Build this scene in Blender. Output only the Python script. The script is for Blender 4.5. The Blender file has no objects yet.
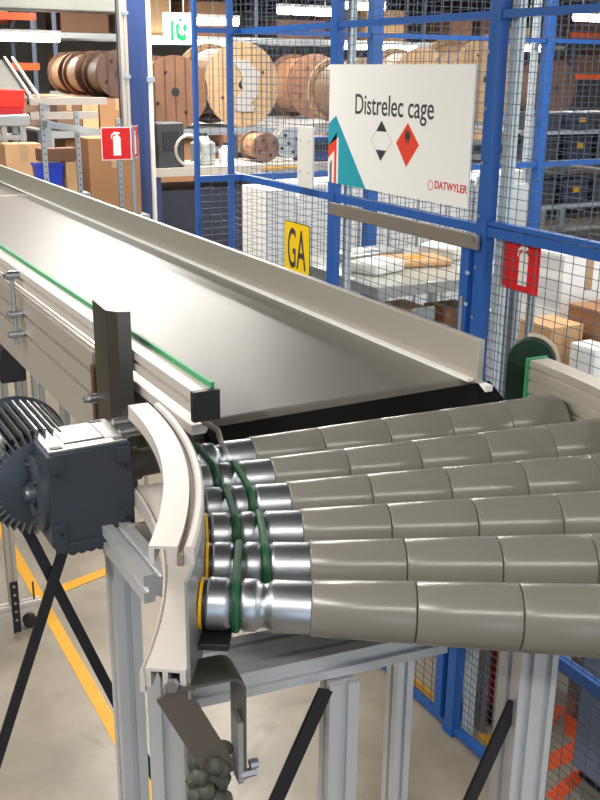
import bpy, math, random
from mathutils import Vector, Matrix
random.seed(4)
PI = math.pi
S = bpy.context.scene
COL = S.collection

# ------------------------------------------------------------------ helpers
class MB:
    def __init__(s): s.v = []; s.f = []; s.mi = []
    def add(s, vs, fs, M=None, mi=0):
        o = len(s.v)
        for p in vs:
            p = Vector(p)
            s.v.append(tuple(M @ p) if M else tuple(p))
        s.f += [tuple(i + o for i in f) for f in fs]; s.mi += [mi] * len(fs)
        return s
    def box(s, x0, x1, y0, y1, z0, z1, M=None, mi=0):
        v = [(x, y, z) for x in (x0, x1) for y in (y0, y1) for z in (z0, z1)]
        f = [(0, 1, 3, 2), (4, 6, 7, 5), (0, 4, 5, 1), (2, 3, 7, 6), (0, 2, 6, 4), (1, 5, 7, 3)]
        return s.add(v, f, M, mi)
    def prism(s, pts, a, b, axis='z', M=None, mi=0):
        n = len(pts)
        def P(p, t):
            return {'z': (p[0], p[1], t), 'x': (t, p[0], p[1]), 'y': (p[0], t, p[1])}[axis]
        v = [P(p, a) for p in pts] + [P(p, b) for p in pts]
        f = [tuple(range(n - 1, -1, -1)), tuple(range(n, 2 * n))] + [(i, (i + 1) % n, n + (i + 1) % n, n + i) for i in range(n)]
        return s.add(v, f, M, mi)
    def cyl(s, p0, p1, r, n=16, r1=None, mi=0):
        p0, p1 = Vector(p0), Vector(p1); r1 = r if r1 is None else r1
        d = (p1 - p0).normalized()
        u = d.cross(Vector((0, 0, 1)) if abs(d.z) < .9 else Vector((1, 0, 0))).normalized(); w = d.cross(u)
        v = []
        for p, q in ((p0, r), (p1, r1)):
            v += [p + (u * math.cos(2 * PI * i / n) + w * math.sin(2 * PI * i / n)) * q for i in range(n)]
        f = [(i, (i + 1) % n, n + (i + 1) % n, n + i) for i in range(n)] + [tuple(range(n - 1, -1, -1)), tuple(range(n, 2 * n))]
        return s.add(v, f, None, mi)
    def lathe(s, prof, o, d, n=40, close=True, mi=0):
        """prof: (t, r) along direction d from o"""
        o, d = Vector(o), Vector(d).normalized()
        u = d.cross(Vector((0, 0, 1)) if abs(d.z) < .9 else Vector((1, 0, 0))).normalized(); w = d.cross(u)
        v = []
        for t, r in prof:
            v += [o + d * t + (u * math.cos(2 * PI * i / n) + w * math.sin(2 * PI * i / n)) * r for i in range(n)]
        f = []
        for k in range(len(prof) - 1):
            f += [(k * n + i, k * n + (i + 1) % n, (k + 1) * n + (i + 1) % n, (k + 1) * n + i) for i in range(n)]
        if close:
            f += [tuple(range(n - 1, -1, -1)), tuple(range((len(prof) - 1) * n, len(prof) * n))]
        return s.add(v, f, None, mi)
    def tube(s, pts, r, n=8, closed=False, mi=0):
        pts = [Vector(p) for p in pts]; m = len(pts); v = []
        prev = None
        for i, p in enumerate(pts):
            a = pts[(i - 1) % m] if (closed or i > 0) else p
            b = pts[(i + 1) % m] if (closed or i < m - 1) else p
            d = (b - a).normalized()
            u = prev - d * prev.dot(d) if prev is not None else d.cross(Vector((0, 0, 1)) if abs(d.z) < .9 else Vector((1, 0, 0)))
            u.normalize(); prev = u; w = d.cross(u)
            v += [p + (u * math.cos(2 * PI * k / n) + w * math.sin(2 * PI * k / n)) * r for k in range(n)]
        f = []
        for i in range(m if closed else m - 1):
            j = (i + 1) % m
            f += [(i * n + k, i * n + (k + 1) % n, j * n + (k + 1) % n, j * n + k) for k in range(n)]
        if not closed: f += [tuple(range(n - 1, -1, -1)), tuple(range((m - 1) * n, m * n))]
        return s.add(v, f, None, mi)
    def sweep(s, prof, a0, a1, n=48, mi=0):
        """prof: polygon of (R, z); swept about the z axis from angle a0 to a1 (degrees)"""
        m = len(prof); v = []
        for i in range(n + 1):
            a = math.radians(a0 + (a1 - a0) * i / n)
            v += [(R * math.cos(a), R * math.sin(a), z) for R, z in prof]
        f = []
        for i in range(n):
            f += [(i * m + k, i * m + (k + 1) % m, (i + 1) * m + (k + 1) % m, (i + 1) * m + k) for k in range(m)]
        f += [tuple(range(m - 1, -1, -1)), tuple(range(n * m, (n + 1) * m))]
        return s.add(v, f, None, mi)
    def build(s, name, mat, parent=None, bevel=0, smooth=True, angle=35):
        me = bpy.data.meshes.new(name)
        me.from_pydata(s.v, [], s.f)
        for m_ in (mat if isinstance(mat, (list, tuple)) else [mat]): me.materials.append(m_)
        for p, i in zip(me.polygons, s.mi): p.material_index = i
        import bmesh
        bm = bmesh.new(); bm.from_mesh(me); bmesh.ops.recalc_face_normals(bm, faces=bm.faces); bm.to_mesh(me); bm.free()
        if smooth:
            for p in me.polygons: p.use_smooth = True
            me.set_sharp_from_angle(angle=math.radians(angle))
        o = bpy.data.objects.new(name, me); COL.objects.link(o)
        if parent: o.parent = parent
        if bevel:
            b = o.modifiers.new('bevel', 'BEVEL'); b.width = bevel; b.segments = 2; b.limit_method = 'ANGLE'; b.angle_limit = math.radians(40)
        return o

def tag(o, label, cat, group=None):
    o['label'] = label; o['category'] = cat
    if group: o['group'] = group
    return o
def empty(name, loc=(0, 0, 0), rz=0):
    o = bpy.data.objects.new(name, None); COL.objects.link(o); o.location = loc; o.rotation_euler = (0, 0, rz)
    o.empty_display_size = .05
    return o
def thing(name, label, cat, loc=(0, 0, 0), group=None, rz=0):
    return tag(empty(name, loc, rz), label, cat, group)
def copy_tree(o, parent=None):
    c = o.copy(); COL.objects.link(c); c.parent = parent
    for ch in list(o.children): copy_tree(ch, c)
    return c
def struct(o): o['kind'] = 'structure'; return o
RZ = lambda a: Matrix.Rotation(a, 4, 'Z')
T = lambda x, y, z=0: Matrix.Translation((x, y, z))
def cam_local(o_root): return o_root

# ------------------------------------------------------------------ materials
def mat(name, col, rough=.5, metal=0., bump=0, bscale=40, var=0, vscale=6, emit=None, es=1, spec=.5, stretch=None, alpha=None, trans=0, coat=0):
    m = bpy.data.materials.new(name); m.use_nodes = True
    nt = m.node_tree; b = nt.nodes['Principled BSDF']
    b.inputs['Base Color'].default_value = (*col, 1); b.inputs['Roughness'].default_value = rough
    b.inputs['Metallic'].default_value = metal; b.inputs['Specular IOR Level'].default_value = spec
    if coat: b.inputs['Coat Weight'].default_value = coat; b.inputs['Coat Roughness'].default_value = .12
    if trans: b.inputs['Transmission Weight'].default_value = trans
    tc = nt.nodes.new('ShaderNodeTexCoord'); mp = nt.nodes.new('ShaderNodeMapping')
    nt.links.new(tc.outputs['Object'], mp.inputs['Vector'])
    if stretch: mp.inputs['Scale'].default_value = stretch
    if var:
        n = nt.nodes.new('ShaderNodeTexNoise'); n.inputs['Scale'].default_value = vscale; n.inputs['Detail'].default_value = 5
        nt.links.new(mp.outputs[0], n.inputs['Vector'])
        r = nt.nodes.new('ShaderNodeMix'); r.data_type = 'RGBA'
        r.inputs['A'].default_value = (*[c * (1 - var) for c in col], 1); r.inputs['B'].default_value = (*[min(1, c * (1 + var)) for c in col], 1)
        nt.links.new(n.outputs['Fac'], r.inputs['Factor']); nt.links.new(r.outputs['Result'], b.inputs['Base Color'])
    if bump:
        n = nt.nodes.new('ShaderNodeTexNoise'); n.inputs['Scale'].default_value = bscale; n.inputs['Detail'].default_value = 4
        nt.links.new(mp.outputs[0], n.inputs['Vector'])
        bp = nt.nodes.new('ShaderNodeBump'); bp.inputs['Strength'].default_value = bump; bp.inputs['Distance'].default_value = .002
        nt.links.new(n.outputs['Fac'], bp.inputs['Height']); nt.links.new(bp.outputs[0], b.inputs['Normal'])
    if emit:
        b.inputs['Emission Color'].default_value = (*emit, 1); b.inputs['Emission Strength'].default_value = es
    return m
def sr(r, g, b):
    f = lambda c: ((c / 255 + .055) / 1.055) ** 2.4 if c > 10 else c / 255 / 12.92
    return (f(r), f(g), f(b))

def wood_mat(name, col, plank=.08, axis='X'):
    m = mat(name, col, .75, bump=.3, bscale=60)
    nt = m.node_tree; b = nt.nodes['Principled BSDF']
    tc = nt.nodes.new('ShaderNodeTexCoord')
    w = nt.nodes.new('ShaderNodeTexWave'); w.bands_direction = axis; w.inputs['Scale'].default_value = .314 / plank; w.inputs['Distortion'].default_value = .3
    n = nt.nodes.new('ShaderNodeTexNoise'); n.inputs['Scale'].default_value = 9; n.inputs['Detail'].default_value = 5
    nt.links.new(tc.outputs['Object'], w.inputs['Vector']); nt.links.new(tc.outputs['Object'], n.inputs['Vector'])
    cr = nt.nodes.new('ShaderNodeValToRGB'); e = cr.color_ramp.elements
    e[0].position = 0; e[0].color = (.25, .25, .25, 1); e[1].position = .12; e[1].color = (1, 1, 1, 1)
    nt.links.new(w.outputs['Fac'], cr.inputs['Fac'])
    mx = nt.nodes.new('ShaderNodeMix'); mx.data_type = 'RGBA'
    mx.inputs['A'].default_value = (*[c * .65 for c in col], 1); mx.inputs['B'].default_value = (*[min(1, c * 1.25) for c in col], 1)
    nt.links.new(n.outputs['Fac'], mx.inputs['Factor'])
    mu = nt.nodes.new('ShaderNodeMix'); mu.data_type = 'RGBA'; mu.blend_type = 'MULTIPLY'; mu.inputs['Factor'].default_value = .8
    nt.links.new(mx.outputs['Result'], mu.inputs['A']); nt.links.new(cr.outputs['Color'], mu.inputs['B'])
    nt.links.new(mu.outputs['Result'], b.inputs['Base Color'])
    return m

ALU = mat('anodised_aluminium', sr(204, 206, 210), .38, .5, bump=.05, bscale=300)
ALU2 = mat('pale_anodised_aluminium', sr(184, 178, 168), .42, .45)
ALUW = mat('white_coated_aluminium', sr(200, 193, 187), .4, .15)
STEEL = mat('zinc_plated_steel', sr(182, 187, 194), .38, 1., bump=.03, bscale=90, stretch=(1, 1, 1))
DKSTEEL = mat('dark_brushed_steel', sr(100, 96, 90), .42, .8, bump=.15, bscale=30, var=.2, vscale=8)
SLEEVE = mat('taupe_plastic_sleeve', sr(119, 116, 108), .25, 0, var=.03, vscale=20, spec=.5)
GREENB = mat('green_round_belt', sr(18, 84, 50), .45)
GREENS = mat('green_slide_strip', sr(58, 150, 96), .5)
BLACK = mat('black_plastic', (.012, .012, .014), .45)
BLACKM = mat('black_painted_metal', sr(32, 32, 38), .45, .2)
YEL = mat('yellow_ring', sr(235, 180, 20), .5)
BELT = mat('grey_conveyor_belt', sr(98, 94, 88), .42, 0, bump=.05, bscale=500, var=.03, vscale=3, spec=1.)
SKIRT = mat('brushed_stainless_skirt', sr(186, 180, 170), .42, .5, var=.05, vscale=4)
BLUE = mat('blue_powder_coat', sr(36, 92, 168), .42)
BLUEC = mat('blue_painted_column', sr(36, 58, 108), .45, var=.1)
WIRE = mat('grey_blue_wire', sr(100, 108, 124), .45, .5)
MOTOR = mat('dark_slate_motor_paint', sr(56, 62, 72), .36, .15, var=.06, vscale=10)
WHITE = mat('white_sheet', sr(246, 246, 243), .5)
WHITEB = mat('white_board', sr(225, 224, 218), .45)
RED = mat('red_print', sr(222, 24, 26), .45)
REDD = mat('red_enamel', sr(180, 20, 28), .3, coat=.4)
ORANGE = mat('orange_paint', sr(240, 92, 30), .6)
ORBEAM = mat('orange_rack_paint', sr(235, 95, 30), .5)
TEAL = mat('teal_print', sr(30, 160, 180), .5)
DGREY = mat('dark_print', sr(55, 55, 58), .5)
DIAM = mat('orange_red_print', sr(232, 70, 44), .5)
YSIGN = mat('yellow_sign', sr(246, 208, 20), .45)
DWYEL = mat('floor_tape_yellow', sr(206, 150, 18), .6, var=.1, vscale=20)
GALV = mat('galvanised_steel', sr(176, 180, 180), .38, .7, var=.12, vscale=14)
CARD = mat('brown_cardboard', sr(158, 116, 80), .8, var=.08, vscale=5)
CARD2 = mat('tan_cardboard', sr(200, 160, 116), .8, var=.08, vscale=5)
CARD3 = mat('dark_cardboard', sr(118, 86, 66), .8, var=.08, vscale=5)
TAPE = mat('packing_tape', sr(178, 150, 112), .3)
WOODL = wood_mat('pale_drum_wood', sr(170, 140, 104), .09)
WOODD = wood_mat('brown_drum_wood', sr(112, 78, 56), .09)
WOODK = wood_mat('dark_brown_drum_wood', sr(86, 60, 46), .09)
WRAPM = mat('drum_wrap', sr(124, 94, 66), .6, bump=.3, bscale=30, var=.1)
FILM = mat('clear_stretch_film', sr(160, 156, 152), .3, 0, bump=.8, bscale=25)
BINB = mat('blue_plastic', sr(30, 60, 190), .4)
NAVY = mat('navy_plastic', sr(34, 40, 58), .5, var=.3, vscale=10)
CHAR = mat('charcoal_plastic', sr(48, 48, 52), .5, var=.3, vscale=10)
DKGREEN = mat('dark_green_guard', sr(16, 46, 34), .4, var=.25, vscale=25, bump=.2, bscale=60)
RIM = mat('pale_rim', sr(180, 170, 150), .5)
GLASS = mat('pale_table_top', sr(176, 178, 168), .12, 0, var=.15, vscale=6)
RUB = mat('grey_rubber', sr(70, 70, 62), .65, bump=.5, bscale=30, var=.35, vscale=40)
MINT = mat('exit_green', sr(0, 120, 70), .4, emit=sr(0, 120, 60), es=.1)
EXW = mat('exit_white', sr(235, 245, 240), .4, emit=sr(225, 255, 245), es=.7)
LAMP = mat('tube_glow', (1, 1, 1), .4, emit=(1, .97, .92), es=14)
HOUS = mat('luminaire_white', sr(220, 220, 220), .4)
BGREY = mat('blue_grey_cabinet', sr(124, 142, 168), .5)

def floor_mat():
    m = mat('concrete_floor', sr(168, 158, 140), .38, bump=.12, bscale=8)
    nt = m.node_tree; b = nt.nodes['Principled BSDF']; tc = nt.nodes.new('ShaderNodeTexCoord')
    n = nt.nodes.new('ShaderNodeTexNoise'); n.inputs['Scale'].default_value = 1.6; n.inputs['Detail'].default_value = 8; n.inputs['Roughness'].default_value = .65
    n2 = nt.nodes.new('ShaderNodeTexNoise'); n2.inputs['Scale'].default_value = 3.1; n2.inputs['Detail'].default_value = 3; n2.inputs['Distortion'].default_value = 1.2
    for k in (n, n2): nt.links.new(tc.outputs['Object'], k.inputs['Vector'])
    cr = nt.nodes.new('ShaderNodeValToRGB'); e = cr.color_ramp.elements
    e[0].position = .32; e[0].color = (*sr(118, 110, 96), 1); e[1].position = .66; e[1].color = (*sr(156, 147, 131), 1)
    nt.links.new(n.outputs['Fac'], cr.inputs['Fac'])
    cr2 = nt.nodes.new('ShaderNodeValToRGB'); e = cr2.color_ramp.elements
    e[0].position = .24; e[0].color = (.5, .48, .45, 1); e[1].position = .36; e[1].color = (1, 1, 1, 1)
    nt.links.new(n2.outputs['Fac'], cr2.inputs['Fac'])
    mu = nt.nodes.new('ShaderNodeMix'); mu.data_type = 'RGBA'; mu.blend_type = 'MULTIPLY'; mu.inputs['Factor'].default_value = .6
    nt.links.new(cr.outputs['Color'], mu.inputs['A']); nt.links.new(cr2.outputs['Color'], mu.inputs['B'])
    nt.links.new(mu.outputs['Result'], b.inputs['Base Color'])
    return m

# ------------------------------------------------------------------ setting
struct(MB().box(-6, 22, -6, 18, -.1, 0).build('floor', floor_mat()))
ceil = MB().box(-6, 22, -6, 18, 3.42, 3.5)
for i in range(140): 
    x = -6 + i * .2
    ceil.box(x, x + .08, -6, 18, 3.34, 3.42)
struct(ceil.build('ceiling', mat('dark_ribbed_deck', sr(128, 128, 126), .55, .1), smooth=False))
struct(MB().box(-6.1, -6, -6, 18, 0, 3.42).build('wall_left', mat('warm_grey_wall', sr(130, 118, 106), .8)))
WALLM = mat('grey_wall_sheet', sr(165, 158, 150), .7, var=.15, vscale=2)
struct(MB().box(-6, 22, 18, 18.1, 0, 3.42).build('wall_back', WALLM))
struct(MB().box(22, 22.1, -6, 18, 0, 3.42).build('wall_right', WALLM))
# the deep steel mezzanine edge seen at the top left
tag(MB().box(.2, 2.45, 7, 7.25, 2.665, 3.34).build('ceiling_duct', mat('duct_grey_green', sr(112, 114, 108), .5, .4), bevel=.01),
    'long grey green sheet metal duct under the ceiling at top left', 'duct')

# ------------------------------------------------------------------ T-slot profiles
def tslot(w, h, nx, ny, sw=.0085, d=.006, e=.0006):
    """outline of a slotted profile, nx slots on the faces of width w, ny on the faces of width h"""
    pts = []
    def side(L, n):
        out = [(0, 0)]
        for k in range(n):
            c = L * (k + .5) / n
            out += [(c - sw / 2, 0), (c - sw / 2, d), (c + sw / 2, d), (c + sw / 2, 0)]
        return out
    for (ox, oy, dx, dy, L, n) in ((-w / 2, -h / 2, 1, 0, w, nx), (w / 2, -h / 2, 0, 1, h, ny), (w / 2, h / 2, -1, 0, w, nx), (-w / 2, h / 2, 0, -1, h, ny)):
        for a, b in side(L, n):
            pts.append((ox + dx * a - dy * b, oy + dy * a + dx * b))
    return pts
def post(name, x, y, z0, z1, rz, parent, w=.036, h=.036, nx=1, ny=1, m=ALU):
    return MB().prism(tslot(w, h, nx, ny), z0, z1, 'z', T(x, y) @ RZ(rz)).build(name, m, parent, smooth=False)
def hbeam(name, x, y, z, L, rz, parent, w=.036, h=.036, nx=1, ny=1, m=ALU):
    """runs along local +x from (x,y); top at z"""
    return MB().prism(tslot(w, h, nx, ny), 0, L, 'x', T(x, y, z - h / 2) @ RZ(rz)).build(name, m, parent, smooth=False)

# ------------------------------------------------------------------ straight belt conveyor
bc = thing('belt_conveyor', 'long grey belt conveyor on aluminium profiles running to the upper left', 'conveyor', (.73, 1.18, 0))
def W(o_builder, name, m, parent, inv, **k):
    o = o_builder.build(name, m, None, **k); o.parent = parent; o.matrix_parent_inverse = inv; return o
inv = T(-.73, -1.18)
# belt with rounded nose
n = 12; pts = [(3.9, 1.84), (1.213, 1.84)] + [(1.213 - .03 * math.sin(a * PI / n), 1.81 + .03 * math.cos(a * PI / n)) for a in range(1, n + 1)] + [(3.9, 1.78)]
belt = MB().prism(pts, .505, .962, 'x')
W(belt, 'belt', BELT, bc, inv, angle=50)
W(MB().cyl((.47, 1.214, 1.81), (.97, 1.214, 1.81), .0265, 24), 'drive_drum', BLACK, bc, inv)
# far skirt with bright foot strip
W(MB().box(.962, .974, 1.178, 5.9, 1.70, 1.908), 'skirt', SKIRT, bc, inv, bevel=.001)
W(MB().box(.950, .9615, 1.185, 5.9, 1.8405, 1.8445), 'skirt_foot_strip', WHITE, bc, inv)
W(MB().box(.962, .976, 1.155, 1.1775, 1.828, 1.840), 'nose_bracket', WHITE, bc, inv)
W(MB().prism([(1.181, 1.8385), (1.174, 1.8405), (1.125, 1.815), (1.12, 1.79), (1.125, 1.79), (1.181, 1.80)], .50, .985, 'x'), 'nose_dark_filler', mat('matt_black_filler', (.004, .004, .004), .8, spec=.1), bc, inv)  # black wedge added to darken the belt nose and the gap before the rollers
# near side profile with two dark slots
for i, (a, b) in enumerate(((1.823, 1.852), (1.78, 1.817), (1.692, 1.774))):
    pass
sp = [(.470, 1.692), (.470, 1.768), (.486, 1.768), (.486, 1.776), (.470, 1.776), (.470, 1.810), (.486, 1.810), (.486, 1.818), (.470, 1.818), (.470, 1.850), (.477, 1.850), (.477, 1.838), (.481, 1.838), (.481, 1.850), (.488, 1.850), (.488, 1.838), (.491, 1.838), (.491, 1.850), (.500, 1.850), (.500, 1.692)]
W(MB().prism(sp, 1.58, 6, 'y'), 'side_profile', ALU2, bc, inv, smooth=False)
W(MB().box(.466, .501, 1.565, 1.58, 1.70, 1.83), 'end_plate', mat('bronze_brown_plate', sr(98, 74, 60), .5, .4), bc, inv, bevel=.001)
W(MB().box(.478, .502, 1.17, 1.565, 1.835, 1.850), 'top_strip', ALUW, bc, inv, bevel=.001)
W(MB().box(.480, .500, 1.175, 1.565, 1.735, 1.8345), 'bearing_plate', DKSTEEL, bc, inv, bevel=.002)
W(MB().tube([(.497, 1.175, 1.852), (.501, 1.135, 1.85), (.500, 1.12, 1.835), (.498, 1.112, 1.81)], .004), 'edge_lip', DKSTEEL, bc, inv)
# guide rail
gr_ = [(.470, 1.874), (.470, 1.886), (.482, 1.886), (.482, 1.8925), (.470, 1.8925), (.470, 1.906), (.497, 1.906), (.497, 1.874)]
g = W(MB().prism(gr_, 1.145, 6, 'y'), 'guide_rail', ALUW, bc, inv, smooth=False)
W(MB().box(.4972, .503, 1.148, 6, 1.874, 1.913), 'green_strip', GREENS, g, inv)
W(MB().box(.467, .505, 1.134, 1.1448, 1.866, 1.907), 'end_cap', BLACK, g, inv, bevel=.001)
for o in g.children: o.matrix_parent_inverse = g.matrix_basis.inverted()
# rail clamp rods
for y in (2.06, 3.1):
    c = W(MB().cyl((.455, y, 1.75), (.455, y, 1.905), .0045, 10), 'rail_support_rod', GALV, bc, inv)
    for z in (1.897, 1.815, 1.772):
        W(MB().cyl((.444, y, z), (.4695, y, z), .009, 12).cyl((.438, y, z), (.444, y, z), .006, 6), 'clamp', STEEL, c, inv)
    for o in c.children: o.matrix_parent_inverse = Matrix()
# L shaped upright
lp = [(.448, 1.470), (.442, 1.468), (.436, 1.385), (.448, 1.368), (.466, 1.362), (.466, 1.368), (.452, 1.374), (.442, 1.388)]
W(MB().prism(lp, 1.66, 1.966, 'z'), 'upright_bracket', DKSTEEL, bc, inv, smooth=False)
for (y, z) in ((1.36, 1.80), (1.33, 1.795), (1.475, 1.805)):
    W(MB().cyl((.43, y, z), (.478, y, z), .008, 12).cyl((.422, y, z), (.43, y, z), .006, 6), 'bolt', STEEL, bc, inv)
W(MB().tube([(.447, 1.33, 1.79), (.43, 1.345, 1.775), (.42, 1.36, 1.75)], .003), 'wire_tie', STEEL, bc, inv)
# legs under the straight run
for (x, y) in ((.378, 1.185), (.93, 2.36), (.93, 1.3)):
    z1 = 1.705 if x < .4 else 1.69
    W(MB().prism(tslot(.036, .036, 1, 1), 0, z1, 'z', T(x, y)), 'leg', ALU, bc, inv, smooth=False)
W(MB().prism(tslot(.036, .036, 1, 1), 0, .17, 'x', T(.36, 1.165, 1.724) @ RZ(-PI / 2)), 'cross_beam', ALU, bc, inv, smooth=False)
W(MB().prism(tslot(.036, .036, 1, 1), 0, .6, 'x', T(.37, 1.224, 1.672)), 'cross_beam', ALU, bc, inv, smooth=False)
W(MB().box(.46, .52, 2.28, 2.42, 1.60, 1.69), 'return_roller_housing', BLACK, bc, inv, bevel=.006)
def bar(p0, p1, w, t, up=(0, 0, 1)):
    p0, p1 = Vector(p0), Vector(p1); d = (p1 - p0); L = d.length; d.normalize()
    nrm = Vector(up); s_ = d.cross(nrm).normalized(); nn = s_.cross(d).normalized()
    M = Matrix((( d.x, s_.x, nn.x, p0.x), (d.y, s_.y, nn.y, p0.y), (d.z, s_.z, nn.z, p0.z), (0, 0, 0, 1)))
    return MB().box(0, L, -w / 2, w / 2, -t / 2, t / 2, M)
W(bar((-.06, 1.255, .667), (.34, 1.255, 1.726), .015, .004, (0, 1, 0)), 'diagonal_brace', BLACKM, bc, inv)
W(bar((.24, 1.262, 1.791), (.50, 1.262, 1.062), .015, .004, (0, 1, 0)), 'diagonal_brace', BLACKM, bc, inv)

# second conveyor beyond the seam
b2 = thing('belt_conveyor', 'far end of the belt line beyond the cross seam, at the left edge', 'conveyor', (.73, 4, 0))
inv2 = T(-.73, -4)
W(MB().box(.505, .955, 3.93, 5.9, 1.79, 1.836), 'belt', BELT, b2, inv2)
W(MB().box(.505, .955, 3.902, 3.928, 1.79, 1.84), 'transfer_plate', ALUW, b2, inv2)
for x in (.52, .9):
    W(MB().prism(tslot(.036, .036, 1, 1), 0, 1.789, 'z', T(x, 5)), 'leg', ALU, b2, inv2, smooth=False)

# ------------------------------------------------------------------ roller curve
CX, CY = -.381, 1.194
rc = thing('roller_curve_conveyor', 'curved roller conveyor with six tapered taupe rollers in the foreground', 'conveyor', (CX, CY, 0))
K = .0287
ang = [-5.0, -9.8, -14.8, -19.7, -24.7, -29.9]
axz = lambda R: 1.84 - K * R
adir = Vector((1, 0, -K))
def along(R): return Vector((R, 0, axz(R)))
roots = []
def prof(Rs): return [((R - .81) * math.hypot(1, K), r) for R, r in Rs]
core = [(.823, .0235), (.825, .025), (.8395, .025), (.8425, .0243), (.846, .0215), (.850, .0205), (.854, .0215), (.857, .0243), (.859, .025), (.868, .025), (.8705, .0243), (.8735, .0215), (.877, .0205), (.8805, .0215), (.884, .0243), (.886, .025), (.9215, .025)]
r0 = empty('tapered_roller', (0, 0, 0)); r0.parent = rc
MB().lathe(prof([(.817, .011), (1.425, .011)]), along(.81), adir, 16).build('axle', STEEL, r0)
MB().lathe(prof(core), along(.81), adir, 56).build('steel_drive_end', STEEL, r0)
MB().lathe(prof([(.8193, .0238), (.8229, .0238)]), along(.81), adir, 40).build('bearing_seal', BLACK, r0)
MB().lathe(prof([(.8162, .0245), (.8190, .0247), (.8192, .024)]), along(.81), adir, 40).build('yellow_ring', YEL, r0)
for k in range(5):
    a = .922 + .0985 * k; b = a + .0980
    MB().lathe(prof([(a, K * a - .001), (a + .0012, K * a + .0004), (b - .0012, K * b + .0004), (b, K * b - .0014)]), along(.81), adir, 64).build('sleeve', SLEEVE, r0, angle=50)
MB().lathe(prof([(1.4142, .030), (1.4160, .030)]), along(.81), adir, 24).build('outer_seal', BLACK, r0)
roots = []
for i, a in enumerate(ang):
    r = r0 if i == 0 else copy_tree(r0, rc)
    r.rotation_euler = (0, 0, math.radians(a)); roots.append(r)
# green round belts
def loop(R, a1, a2):
    p = [Vector((R * math.cos(math.radians(a)), R * math.sin(math.radians(a)), axz(R))) for a in (a1, a2)]
    d = (p[1] - p[0]); L = d.length; d.normalize(); up = Vector((0, 0, 1)); r = .0235; n = 14; out = []
    for k in range(n + 1):
        t = PI * k / n; out.append(p[1] + up * r * math.cos(t) + d * r * math.sin(t))
    for k in range(n + 1):
        t = PI * k / n; out.append(p[0] - up * r * math.cos(t) - d * r * math.sin(t))
    return out
for i in range(5):
    R = .850 if i % 2 == 0 else .877
    if i == 0: R = .850
    MB().tube(loop(R, ang[i], ang[i + 1]), .0042, 8, True).build('drive_belt', GREENB, rc)
# inner frame
def chan(R0, R1, z0, z1, notches, t=.003):
    p = [(R0, z0)]
    for a, b in notches: p += [(a, z0), (a, z1 - t), (b, z1 - t), (b, z0)]
    p += [(R1, z0), (R1, z1), (R0, z1)]
    return p
lo = MB().sweep(chan(.775, .8125, 1.765, 1.785, [(.780, .791), (.796, .807)]), -34.6, -3)
lo.sweep([(.770, 1.760), (.7748, 1.760), (.7748, 1.781), (.7725, 1.784), (.770, 1.781)], -34.7, -3)
lo.build('lower_side_profile', ALUW, rc)
MB().sweep([(.8127, 1.752), (.8158, 1.752), (.8158, 1.872), (.8127, 1.872)], -34.3, -3).build('side_plate', GALV, rc)
up = MB().sweep(chan(.774, .8005, 1.8715, 1.890, [(.779, .790)]), -32.0, -1.5)
up.sweep([(.8065, 1.8722), (.8155, 1.8722), (.8155, 1.888), (.813, 1.8905), (.8085, 1.8905), (.8065, 1.888)], -32.0, -2)
up.build('upper_guide_profile', ALUW, rc)
MB().sweep([(.8006, 1.8725), (.8064, 1.8725), (.8064, 1.884), (.8006, 1.884)], -32.3, -2).build('guide_insert', mat('taupe_insert', sr(128, 112, 104), .5), rc)
hexn = MB()
for a in (-34.9,):
    c, s_ = math.cos(math.radians(a)), math.sin(math.radians(a))
    p = Vector((.8015 * c, .8015 * s_, 1.773)); d = Vector((s_, -c, 0))
    hexn.cyl(p - d * .001, p + d * .006, .006, 6)
hexn.build('end_bolt', STEEL, rc)
for a in (-24.5, -29.5, -12, -18):
    c, s_ = math.cos(math.radians(a)), math.sin(math.radians(a))
    p = Vector((.8126 * c, .8126 * s_, axz(.8))); d = Vector((c, s_, 0))
    MB().cyl(p - d * .008, p, .009, 12).build('axle_bolt', STEEL, rc)
MB().sweep([(.817, 1.783), (.846, 1.783), (.846, 1.790), (.817, 1.790)], -32.0, -29, 6).build('guard_block', BLACK, rc, bevel=.001)
# outer frame with ribbed inner face and green end cap
op = [(1.428, 1.800), (1.428, 1.812), (1.431, 1.814), (1.431, 1.817), (1.428, 1.819), (1.428, 1.836), (1.431, 1.838), (1.431, 1.839), (1.428, 1.841), (1.428, 1.855), (1.4305, 1.857), (1.4305, 1.859), (1.428, 1.861), (1.428, 1.872), (1.462, 1.872), (1.462, 1.800)]
MB().sweep(op, -60, -1.6, 60).build('outer_guide_profile', ALU2, rc, angle=25)
MB().sweep([(1.424, 1.798), (1.464, 1.798), (1.464, 1.874), (1.424, 1.874)], -1.6, -1.4, 2).build('outer_end_cap', GREENS, rc)
MB().sweep([(1.4265, 1.66), (1.445, 1.66), (1.445, 1.7995), (1.4265, 1.7995)], -60, -1.8, 50).build('outer_side_plate', ALU, rc)
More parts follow.
